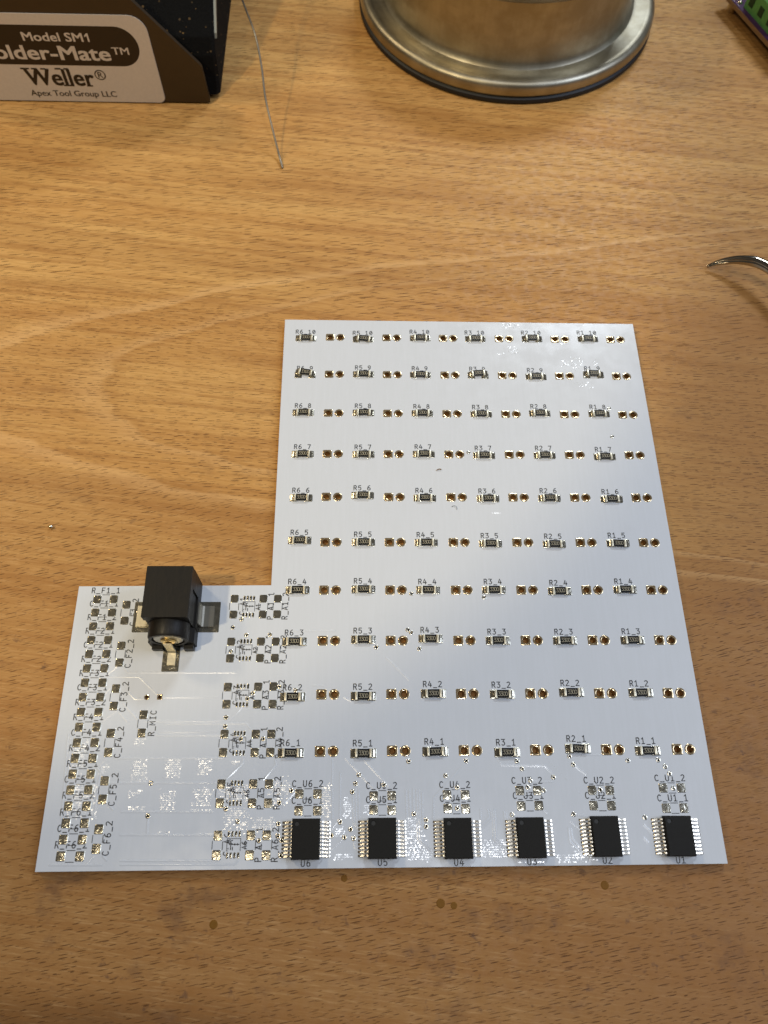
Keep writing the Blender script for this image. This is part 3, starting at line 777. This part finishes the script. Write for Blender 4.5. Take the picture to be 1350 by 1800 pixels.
for k_, blk in enumerate(ABLK):
    vpair(blk[0], blk[1], 'C_A%d' % (k_ + 1), 1.75)
    vpair(blk[6], blk[7], 'P_A%d_1' % (k_ + 1), 1.55)
    vpair(blk[8], blk[9], 'R_A%d_2' % (k_ + 1), 1.55)
    xc = (blk[2][0] + blk[3][0]) / 2; yc = (blk[2][1] + blk[4][1]) / 2
    print_at([[(-1.25, 1.05), (1.25, 1.05), (1.25, -1.05)], [(-1.25, 1.05), (-1.25, -1.05), (-1.0, -1.05)]], xc, yc, name='printed_outline', wd=0.09)
    print_at([[(-1.0, -.75), (-1.0, -.60)], [(-.2, -.9), (-.2, -.4)], [(-.8, .05), (1.0, .05)], [(.2, -.08), (.2, .2)], [(.7, -.05), (.7, .2)]], xc, yc, name='printed_outline', wd=0.14)
    print_at(strokes('A', 1.0, 1.0), xc - 0.75, yc + 0.45, math.pi / 2, wd=0.15)
    print_at(strokes('A%d' % (k_ + 1), 0.85, 0.72), xc + 1.95, yc - 0.1, math.pi / 2, wd=0.15)
for k_ in range(6):
    for r_ in range(2):
        a, b = CU[4 * k_ + 2 * r_], CU[4 * k_ + 2 * r_ + 1]
        xc, yc = (a[0] + b[0]) / 2, (a[1] + b[1]) / 2
        print_at(strokes('C_U%d_%d' % (6 - k_, 2 - r_), TXH, ADV), xc - 0.2, yc + 1.85)
        print_at([[(-1.6, .93), (.6, .93)], [(-1.6, -.93), (.6, -.93)]], xc, yc, name='printed_outline', wd=0.11)
    print_at(strokes('U%d' % (6 - k_), TXH, ADV), CHIPS[k_][0] + 0.05, CHIPS[k_][1] - 4.05)

# ---- copper tracks standing up a little under the white mask
for q, pl in enumerate(TRACES[:-3]):
    m = MB(); x0, y0 = pl[0]
    wd = 0.26 
    rings = []
    P = [Vector(p) for p in pl]
    for i, p in enumerate(P):
        d1 = (P[i] - P[i - 1]).normalized() if i else (P[1] - P[0]).normalized()
        d2 = (P[i + 1] - P[i]).normalized() if i < len(P) - 1 else d1
        t = (d1 + d2).normalized(); nn = Vector((-t.y, t.x)) / max(.6, t.dot(d1))
        zz = 0.004 + 0.0002 * q
        rings.append([(p.x - x0 + nn.x * o_, p.y - y0 + nn.y * o_, z + zz - 0.006) for o_, z in
                      ((wd * .95, 0), (wd * .62, .012), (wd * .36, .030), (wd * .12, .037), (-wd * .12, .037), (-wd * .36, .030), (-wd * .62, .012), (-wd * .95, 0))])
    m.loft(rings, closed=False, cap0=False, cap1=False)
    put('copper_track', m.mesh('copper_track', ['mask'], True), board, B(x0, y0))

# ---- woven copper pour relief, tiles tilted towards lamps and camera to shape the glints
m = MB()
gr = random.Random(21)
nd = 0
for gi, (x0, y0, x1, y1, mx, my) in enumerate(GLINTS):
    cx, cy = (x0 + x1) / 2, (y0 + y1) / 2
    far = cy > 60
    px, py = 0.33, 0.40
    ny = int((y1 - y0) / py) + 1; nx = int((x1 - x0) / px) + 1
    for a in range(ny):
        rowon = gr.random() < 0.92
        for b in range(nx):
            X = x0 + (b + .5 * (a % 2)) * px + gr.uniform(-.04, .04); Y = y0 + a * py + gr.uniform(-.03, .03)
            e = max(abs(X - cx) / (x1 - x0) * 2, abs(Y - cy) / (y1 - y0 + .01) * 2)
            if not rowon or gr.random() < e ** 4 * 0.75 + (0.5 if far else 0.05): continue
            if X < -50.3 or Y < -20.3: continue
            if any(r[0] < X < r[2] and r[1] < Y < r[3] for r in OCC): continue
            hx, hy = gr.uniform(.11, .15), gr.uniform(.09, .14)
            k_ = hx * 1.15; tz = gr.uniform(.022, .032); sg = .055 if far else .022; tx = gr.gauss(mx, sg); ty = gr.gauss(my, sg)
            z = lambda u, v: 0.002 + tz + tx * u + ty * v
            vs = [(X - hx, Y - hy, z(-hx, -hy)), (X + hx, Y - hy, z(hx, -hy)), (X + hx, Y + hy, z(hx, hy)), (X - hx, Y + hy, z(-hx, hy)),
                  (X - k_, Y - hy * 1.2, -.004), (X + k_, Y - hy * 1.2, -.004), (X + k_, Y + hy * 1.2, -.004), (X - k_, Y + hy * 1.2, -.004)]
            m.add(vs, [(0, 1, 2, 3), (4, 5, 1, 0), (5, 6, 2, 1), (6, 7, 3, 2), (7, 4, 0, 3)]); nd += 1
put('mask_glint_tiles', m.mesh('mask_glint_tiles', ['mask']), board, B(0, 0), kind='stuff')

# ---- the black power jack
JX, JY = -30.15, 27.0
jack = MB()
jack.box(-4.55, 4.55, -3.4, 7.25, 8.9, 11.0, ch=0.12)                 # lid
jack.box(-4.55, 4.55, 3.2, 7.25, 0.3, 8.9)                            # rear block
jack.box(-4.30, 4.22, -3.2, 3.2, 0.3, 8.9)                            # walls set back under the lid
jack.box(4.22, 4.55, -3.2, 3.2, 0.3, 3.4)
jack.prism([(-4.55, .3), (-4.55, 3.6), (-3.3, 5.0), (3.3, 5.0), (4.55, 3.6), (4.55, .3), (2.2, .3), (2.2, 1.8), (-1.9, 1.8), (-1.9, .3)], 'y', -6.3, -3.4)
jack.box(-4.2, -2.0, -7.1, -6.3, .3, 1.6)
jack.box(2.3, 4.2, -7.2, -6.3, .3, 2.2)
jo = put('power_jack', jack.mesh('power_jack', ['plastic']), board, B(JX, JY, 0.05))
sh = MB(); n = 48
def cyl(r, y, zc=6.0): return [(r * math.cos(2 * math.pi * i / n), y, zc + r * math.sin(2 * math.pi * i / n)) for i in range(n)]
sh.loft([cyl(4.0, -3.3), cyl(4.0, -6.2), cyl(3.75, -6.6), cyl(3.2, -6.6), cyl(3.05, -6.3), cyl(3.0, -5.5)], cap0=False, cap1=True)
put('shroud', sh.mesh('shroud', ['plastic'], True), jo)
ds = MB()
def cyl2(r, y, zc=6.0): return [(r * math.cos(2 * math.pi * i / n), y, zc + r * math.sin(2 * math.pi * i / n)) for i in range(n)]
ds.loft([cyl2(2.9, -5.4), cyl2(2.9, -6.35), cyl2(2.7, -6.5)], cap0=False, cap1=True)
put('contact_disc', ds.mesh('contact_disc', ['steel_sheet'], True), jo)
rv = MB()
rv.loft([cyl2(1.55, -6.4, 5.8), cyl2(1.55, -6.75, 5.8), cyl2(1.25, -6.95, 5.8), cyl2(.75, -6.95, 5.8), cyl2(.6, -6.7, 5.8)], cap0=False, cap1=True)
put('rivet', rv.mesh('rivet', ['brass'], True), jo)
tb = MB()
tb.prism([(-6.95, 5.2), (-7.15, 5.2), (-7.35, 1.2), (-7.6, .45), (-10.0, .40), (-10.0, .15), (-7.4, .15), (-7.1, .9), (-6.85, 4.0)], 'x', -1.65 + .9 - .15, .90 - .15)
put('contact_tab', tb.mesh('contact_tab', ['cap']), jo, (-0.25, 0, 0))  # paler metal stands in for the light the foot reflects
st_ = MB()
st_.prism([(4.6, 2.6), (4.85, 2.6), (5.1, .55), (5.5, .38), (7.5, .36), (7.5, .12), (5.2, .12), (4.7, .6)], 'y', -2.0, 2.45)
stm = st_.mesh('side_tab', ['steel_sheet'])
put('side_tab', stm, jo)
st2 = st_.mesh('side_tab', ['cap']); put('side_tab', st2, jo, (-0.9, 0.5, 0), math.pi)  # left tab: same part in paler metal, its reflected light put into the colour
for x0, x1, y0, y1 in ((-39.3, -33.5, 23.9, 30.5), (-26.6, -21.5, 23.9, 30.5), (-32.35, -28.95, 15.7, 21.0)):
    put('jack_pad', pad_mesh((x1 - x0) / 2, (y1 - y0) / 2, 0.2, 0.11), board, B((x0 + x1) / 2, (y0 + y1) / 2, 0.004))

# ================================================================== solder dispenser, top left
def make_brown():
    k = NT("brown_enamel")
    n1 = k.noise(k.map(k.mm(), (0.4, 0.4, 0.4)), 1, 4, 0.6)
    n2 = k.noise(k.map(k.mm(), (3, 3, 3)), 1, 3, 0.5)
    return k.set(color=k.mix(n1, hexlin(46, 34, 18), hexlin(58, 43, 24)), rough=0.42, normal=k.bump(n2, 0.04, 0.8))
M['enamel'] = make_brown()
def make_foam():
    k = NT("black_foam")
    P = k.mm()
    v = k.n('ShaderNodeTexVoronoi', feature='F1'); k.put(v.inputs['Vector'], P); v.inputs['Scale'].default_value = 1.1
    cs = k.n('ShaderNodeSeparateColor'); k.t.links.new(v.outputs['Color'], cs.inputs[0])
    speck = k.math('MULTIPLY', k.math('LESS_THAN', v.outputs['Distance'], k.math('MULTIPLY', cs.outputs[2], 0.42)), k.math('GREATER_THAN', cs.outputs[0], 0.82))
    col = k.mix(speck, (0.006, 0.006, 0.006), k.mix(cs.outputs[1], hexlin(52, 48, 40), hexlin(128, 100, 60)))
    n = k.noise(P, 1.6, 5, 0.75)
    return k.set(color=col, rough=k.math('SUBTRACT', 0.85, k.math('MULTIPLY', speck, 0.3)), spec=0.12, normal=k.bump(n, 0.7, 1.0))
M['foam'] = make_foam()
M['label_white'] = simple("satin_label", hexlin(205, 196, 186), 0.38, bump=0.01, bscale=3, var=0.03, vscale=1.5)
M['label_ink'] = simple("dark_ink", hexlin(30, 20, 12), 0.42)
M['pale_edge'] = simple("pale_metal_edge", hexlin(128, 132, 130), 0.5, 0.8)
DX, DY = -76, 185
disp = thing('solder_dispenser', 'dark brown metal solder holder with a silver name label, cut off by the left edge', 'solder holder', (DX, DY, 0))
fp = MB()
fp.prism([(-38, 0.6), (39.0, 0.6), (39.2, 1.2), (38.6, 11.6), (38.0, 12.6), (15, 40.5), (-15, 40.5), (-38, 12.0)], 'y', 0.0, 1.2)
put('front_panel', fp.mesh('front_panel', ['enamel']), disp)
bs = MB()
bs.prism([(1.2, 0.0), (62, 0.0), (62, 1.4), (1.2, 1.4)], 'x', -37, 38)
put('base_plate', bs.mesh('base_plate', ['enamel']), disp)
fo = MB()
prof = [(2.2, 1.5), (60, 1.5), (60, 44), (40, 37), (16, 21.5), (7.5, 15.5), (5.0, 11.5), (4.2, 6.0)]
fo.loft([[(x, y + dy_, z) for y, z in prof] for x, dy_ in ((-36, 0), (-34, 0), (38.5, 0), (41.2, .2), (42.0, 1.2))])
put('foam_block', fo.mesh('foam_block', ['foam']), disp)
se = MB()
se.prism([(8.5, 14.5), (9.2, 15.6), (17, 21.2), (40, 37.4), (60, 44.6), (60, 43.0), (40, 35.8), (17, 19.6)], 'x', 41.9, 42.7)
put('side_edge', se.mesh('side_edge', ['pale_edge']), disp)  # pale strip: the lit edge of the side metal put into its colour
# label plate: rounded, slightly narrower at the top
lp = MB()
def label_outline(y):
    out = []
    for cx, cz, a, r in ((21.4, 21.6, 0, 4.6), (-21.4, 21.6, 90, 4.6), (-24.4, 2.4, 180, 1.9), (24.4, 2.4, 270, 1.9)):
        for i in range(7):
            t = math.radians(a + 15 * i)
            out.append((cx + r * math.cos(t), y, cz + r * math.sin(t)))
    return out
lp.loft([label_outline(0.0), label_outline(-0.22), ])
lb = put('label_plate', lp.mesh('label_plate', ['label_white']), disp, (0, -0.03, 0))
pl = MB()
out = []
for cx, a in ((17.0, -90), (-17.0, 90)):
    for i in range(17):
        t = math.radians(a + 180 * i / 16)
        out.append((cx + 5.6 * math.cos(t), 0.0, 17.45 + 5.7 * math.sin(t)))
pl.add(out, [tuple(range(len(out)))])
put('label_band', pl.mesh('label_band', ['label_ink']), lb, (0, -0.24, 0))
def on_label(text, x0, x1, z0, z1, mat, bold, size=5, y=-0.26, sp=1.0):
    # heavier strokes: the outline laid down a few times, each a hair apart
    me = fit_text(text_mesh('printed_text', text, size, 0.0, mat, spacing=sp), x0 + bold, x1 - bold, z0 + bold * .5, z1 - bold * .5)
    vs, fs = [], []
    sh_ = [(dx, dz) for dx in (-1, 0, 1) for dz in (-.6, .6)] if bold > 0.06 else [(-1, 0), (1, 0)]
    for q, (dx, dz) in enumerate(sh_):
        n0 = len(vs)
        vs += [((v.co.x) + dx * bold * S, (v.co.y) + dz * bold * S, q * 2e-6) for v in me.vertices]
        fs += [tuple(i + n0 for i in p.vertices) for p in me.polygons]
    m2 = bpy.data.meshes.new('printed_text'); m2.from_pydata(vs, [], fs); m2.materials.append(M[mat])
    o = put('printed_text', m2, lb, (0, y, 0)); o.rotation_euler = (math.radians(90), 0, 0)
on_label('Model SM', -8.2, 8.1, 18.7, 21.2, 'label_white', 0.08)
one = MB(); one.add([(8.6, 0, 20.45), (8.6, 0, 20.05), (9.25, 0, 20.4), (9.25, 0, 18.75), (9.72, 0, 18.75), (9.72, 0, 21.15), (9.35, 0, 21.15)], [(0, 1, 2, 6), (2, 3, 4, 5, 6)])
put('printed_text', one.mesh('printed_text', ['label_white']), lb, (0, -0.26, 0))
on_label('Solder-Mate', -21.0, 14.2, 13.3, 17.5, 'label_white', 0.16)
on_label('TM', 14.9, 19.5, 15.2, 17.3, 'label_white', 0.05)
on_label('Weller', -11.6, 7.6, 5.5, 10.6, 'label_ink', 0.17)
# slab feet of the serif lettering
sf = MB()
for a, b, z in ((-12.2, -9.7, 10.35), (-9.2, -7.6, 10.35), (-6.6, -5.2, 10.35), (-1.6, 1.3, 5.35), (-2.6, -0.9, 10.45), (-0.1, 1.2, 10.45), (4.9, 6.6, 5.35)):
    sf.add([(a, 0, z), (b, 0, z), (b, 0, z + .45), (a, 0, z + .45)], [(0, 1, 2, 3)])
put('printed_text', sf.mesh('printed_text', ['label_ink']), lb, (0, -0.262, 0))
rg = MB()
for z_, r_ in ((0, 0),):
    o_ = [(9.6 + 1.55 * math.cos(t * math.pi / 12), 0, 9.0 + 1.55 * math.sin(t * math.pi / 12)) for t in range(24)]
    i_ = [(9.6 + 1.25 * math.cos(t * math.pi / 12), 0, 9.0 + 1.25 * math.sin(t * math.pi / 12)) for t in range(24)]
    rg.loft([o_, i_], cap0=False, cap1=False)
put('printed_text', rg.mesh('printed_text', ['label_ink']), lb, (0, -0.261, 0))
on_label('R', 8.95, 10.35, 8.15, 9.9, 'label_ink', 0.03)
on_label('Apex Tool Group LLC', -12.0, 12.6, 1.55, 4.0, 'label_ink', 0.04)

# ---- the strand of solder
M['solder'] = simple("solder_wire", hexlin(120, 116, 108), 0.42, 0.9)
wp = [(-14.6, 159.0, 0.35), (-15.6, 163, 1.0), (-17.2, 168.5, 4.0), (-19.3, 176, 9.0), (-20.4, 183.8, 13.0), (-22.0, 190.5, 17.5), (-24.6, 195, 23), (-27.5, 199, 30), (-33, 212, 48)]
sw = tube(smooth_path([(x + 14.6, y - 159, z) for x, y, z in wp]), [0.27] * (8 * 6 + 1), 8)
wire = put('solder_wire', sw.mesh('solder_wire', ['solder'], True), None, (-14.6, 159.0, 0),
           label='thin grey strand of solder hanging down to the table beside the solder holder', category='solder wire')

# ================================================================== steel cup
def make_brushed():
    k = NT("brushed_steel")
    P = k.mm()
    sp = k.n('ShaderNodeSeparateXYZ'); k.t.links.new(P, sp.inputs[0])
    ang = k.math('ARCTAN2', sp.outputs[1], sp.outputs[0])
    cb = k.n('ShaderNodeCombineXYZ'); k.put(cb.inputs[0], k.math('MULTIPLY', ang, 0.6)); k.put(cb.inputs[2], k.math('MULTIPLY', sp.outputs[2], 4.0))
    rad = k.math('SQRT', k.math('ADD', k.math('MULTIPLY', sp.outputs[0], sp.outputs[0]), k.math('MULTIPLY', sp.outputs[1], sp.outputs[1])))
    k.put(cb.inputs[1], k.math('MULTIPLY', rad, 1.2))
    n1 = k.noise(cb.outputs[0], 2.0, 3, 0.6)
    cb2 = k.n('ShaderNodeCombineXYZ'); k.put(cb2.inputs[0], k.math('MULTIPLY', ang, 30.0))
    n3 = k.noise(cb2.outputs[0], 1.0, 3, 0.6)
    n2 = k.noise(P, 0.12, 4, 0.6)
    c = k.mix(k.sm(n2, 0.35, 0.7), hexlin(160, 152, 132), hexlin(184, 178, 160))
    c = k.mix(k.math('MULTIPLY', k.sm(n3, 0.4, 0.75), 0.25), c, hexlin(150, 142, 126))
    return k.set(color=c, metal=1.0, rough=k.sm(n1, 0.3, 0.7, 0.38, 0.48), normal=k.bump(n1, 0.02, 0.5))
M['brushed'] = make_brushed()
M['rubber'] = simple("black_rubber", (0.008, 0.008, 0.009), 0.55)
cup = thing('steel_cup', 'round brushed steel cup with a wide foot standing on a black rubber ring', 'steel cup', (53.8, 234.0, 0))
def lathe(name, prof, mats, parent, n=128):
    m = MB(); m.loft([circ(r, n, z=z) for r, z in prof], cap0=False, cap1=False)
    return put(name, m.mesh(name, mats, True), parent)
lathe('rubber_ring', [(40, 0.02), (46.4, 0.02), (47.0, 0.4), (47.1, 1.0), (46.9, 1.6), (46.0, 2.3), (40, 2.3)], ['rubber'], cup)
lathe('cup_body', [(20, 2.3), (45.8, 2.3), (46.6, 2.5), (46.9, 3.1), (46.8, 5.2), (46.3, 6.0), (45.4, 6.5), (44.2, 6.55), (41.2, 5.9), (40.0, 6.1), (39.2, 7.0),
                   (38.8, 8.6), (38.6, 12), (38.6, 22), (38.8, 25.0), (39.6, 26.0), (40.2, 26.9), (39.8, 27.8), (38.9, 28.1), (38.0, 27.6), (37.6, 26), (37.5, 10), (36, 8.5), (0.2, 8.2)], ['brushed'], cup)

# ================================================================== purple board with green terminal, top right
M['purple'] = simple("purple_mask", hexlin(66, 22, 78), 0.3, var=0.2, vscale=0.5)
M['green'] = simple("green_plastic", hexlin(92, 158, 84), 0.45, var=0.08, vscale=0.6)
M['green_dark'] = simple("mouth_shade_green", hexlin(24, 58, 20), 0.6)
ang = math.atan2(211 - 232, 133 - 125.3)
pb = thing('purple_circuit_board', 'purple circuit board with a green screw terminal at the upper right corner', 'circuit board', (129.2, 221.5, 0))
pb.rotation_euler = (0, 0, ang + math.pi / 2)
m = MB(); m.box(0, 42, -24, 16, 3.6, 5.2, ch=0.1)
put('board_panel', m.mesh('board_panel', ['purple']), pb)
me_ = MB(); me_.box(-0.12, 0.0, -23.9, 15.9, 3.7, 5.0)
M['dark_edge'] = simple('dark_fibre_edge', hexlin(132, 104, 72), 0.6, var=0.15, vscale=1.5)
put('board_edge', me_.mesh('board_edge', ['dark_edge']), pb)
for y in (-21, 12):
    for x in (3, 38):
        f_ = MB(); f_.loft([circ(1.5, 12, x, y, 0.0), circ(1.5, 12, x, y, 3.6)])
        put('foot', f_.mesh('foot', ['tin_smooth']), pb)
tbk = MB()
tbk.prism([(1.6, 5.2), (1.6, 11.5), (2.6, 12.4), (3.6, 15.4), (9.6, 15.4), (9.6, 5.2)], 'y', -9.5, 6.0)
tg = put('terminal_block', tbk.mesh('terminal_block', ['green']), pb)
for y in (-6.9, -1.75, 3.4):
    q_ = MB(); q_.box(1.45, 1.61, y - 1.15, y + 1.15, 6.8, 9.6, ch=0.05); put('opening_shade_plate', q_.mesh('opening_shade_plate', ['green_dark']), tg)  # dark green plate on the face, painted for the shade inside the opening
    q_ = MB(); q_.loft([circ(1.6, 14, 6.2, y, 15.3), circ(1.6, 14, 6.2, y, 15.7), circ(1.3, 14, 6.2, y, 15.9)])
    put('screw', q_.mesh('screw', ['tin_smooth'], True), tg)
blob = MB(); blob.loft([circ(0.9, 12, 0, 0, 0), circ(0.8, 12, 0, 0, .3), circ(0.4, 12, 0, 0, .7), circ(.1, 12, 0, 0, .8)])
bl = blob.mesh('solder_joint', ['tin_smooth'], True)
for x, y in ((1.6, 8.2), (1.4, 10.6), (1.2, -11.3), (1.4, -13.6), (1.3, -18.0)):
    put('solder_joint', bl, pb, (x, y, 5.2))

# ================================================================== curved tweezers, right edge
M['tool_steel'] = simple("polished_tool_steel", hexlin(176, 168, 156), 0.16, 1.0)
tw = thing('tweezers', 'bent steel tweezers with a fine tip reaching in from the right edge', 'tweezers', (98.5, 123.5, 0))
for dyy, dz in ((0.0, 0.0), (-0.5, -0.35)):
    pts = [(99.3, 124.4, 1.0), (101.5, 124.6, 2.2), (104.2, 124.3, 3.6), (107.2, 123.2, 5.0), (110.4, 121.2, 6.1), (113.5, 117.3, 6.7), (117.5, 109, 6.9), (128, 80, 5.5), (150, 30, 4.2), (170, -15, 3.6)]
    sp_ = smooth_path([(x - 98.5, y - 123.5 + dyy, z + dz * min(1, i * .5)) for i, (x, y, z) in enumerate(pts)], 7)
    L_ = len(sp_)
    rr_ = [0.16 + 1.5 * min(1, i / 26) for i in range(L_)]
    m = MB(); rings = []
    for i, p in enumerate(sp_):
        d = (sp_[min(i + 1, L_ - 1)] - sp_[max(i - 1, 0)]).normalized()
        a = d.cross(Vector((0, 0, 1))).normalized(); b = a.cross(d)
        r = rr_[i]
        rings.append([tuple(p + a * r * 0.75 * math.cos(t * math.pi / 6) + b * r * 0.62 * math.sin(t * math.pi / 6)) for t in range(12)])
    m.loft(rings)
    put('tine', m.mesh('tine', ['tool_steel'], True), tw)

# ================================================================== specks on the table
M['flux'] = simple("amber_flux", hexlin(124, 84, 22), 0.55, spec=0.2)
FL = [((-18.4, -29.7), 0.75, 'amber drop of dried flux on the table below the left half of the board'),
      ((22.5, -26.7), 0.8, 'amber flux drop, left one of the close pair below the middle of the board'),
      ((24.9, -27.1), 0.6, 'amber flux drop, right one of the close pair below the middle of the board'),
      ((53.0, -24.0), 0.75, 'amber flux drop on the table below the right half of the board'),
      ((4.9, -22.4), 0.6, 'tiny amber flux drop just below the lower board edge, under the leftmost chip')]
for (x, y), r, lab in FL:
    m = MB(); m.loft([circ(r, 16, z=0.0), circ(r * .93, 16, z=r * .07), circ(r * .7, 16, z=r * .10), circ(r * .4, 16, z=r * .08), circ(r * .1, 16, z=r * .07)])
    put('flux_drop', m.mesh('flux_drop', ['flux'], True), None, (x, y, 0.0), label=lab, category='flux drop', group='amber flux drops on the table')
m = MB()
m.loft([[(r * math.cos(a * math.pi / 8), r * math.sin(a * math.pi / 8), z) for a in range(16)] for r, z in
        [(0.5 * math.sin(t * math.pi / 8), 0.5 - 0.5 * math.cos(t * math.pi / 8)) for t in (0.3, 1, 2, 3, 4, 5, 6, 7, 7.7)]])
put('solder_ball', m.mesh('solder_ball', ['tin_smooth'], True), None, (-60.1, 48.2, 0.0),
    label='tiny round ball of solder on the table left of the board', category='solder ball')
# crumb of dust on the board
for x, y, r_, lab in ((25.0, 62.0, 0.3, 'small yellow crumb on the board between the upper resistor rows'), (28.0, 52.5, 0.4, 'short curled hair lying on the board under the fourth resistor column')):
    pts = [(0, 0, 0.12), (.5, .25, .3), (1.1, 0.2, .2)] if r_ == 0.3 else [(0, .3, .1), (.5, .5, .2), (1.0, .3, .25), (1.2, -.4, .12)]
    sp_ = smooth_path(pts, 4)
    m = tube(sp_, [0.10 if r_ == 0.3 else 0.045] * len(sp_), 6)
    mat = 'flux' if r_ == 0.3 else 'pale_edge'
    put('crumb' if r_ == 0.3 else 'hair', m.mesh('crumb', [mat], True), None, (x, y, TH), label=lab, category='crumb' if r_ == 0.3 else 'hair')
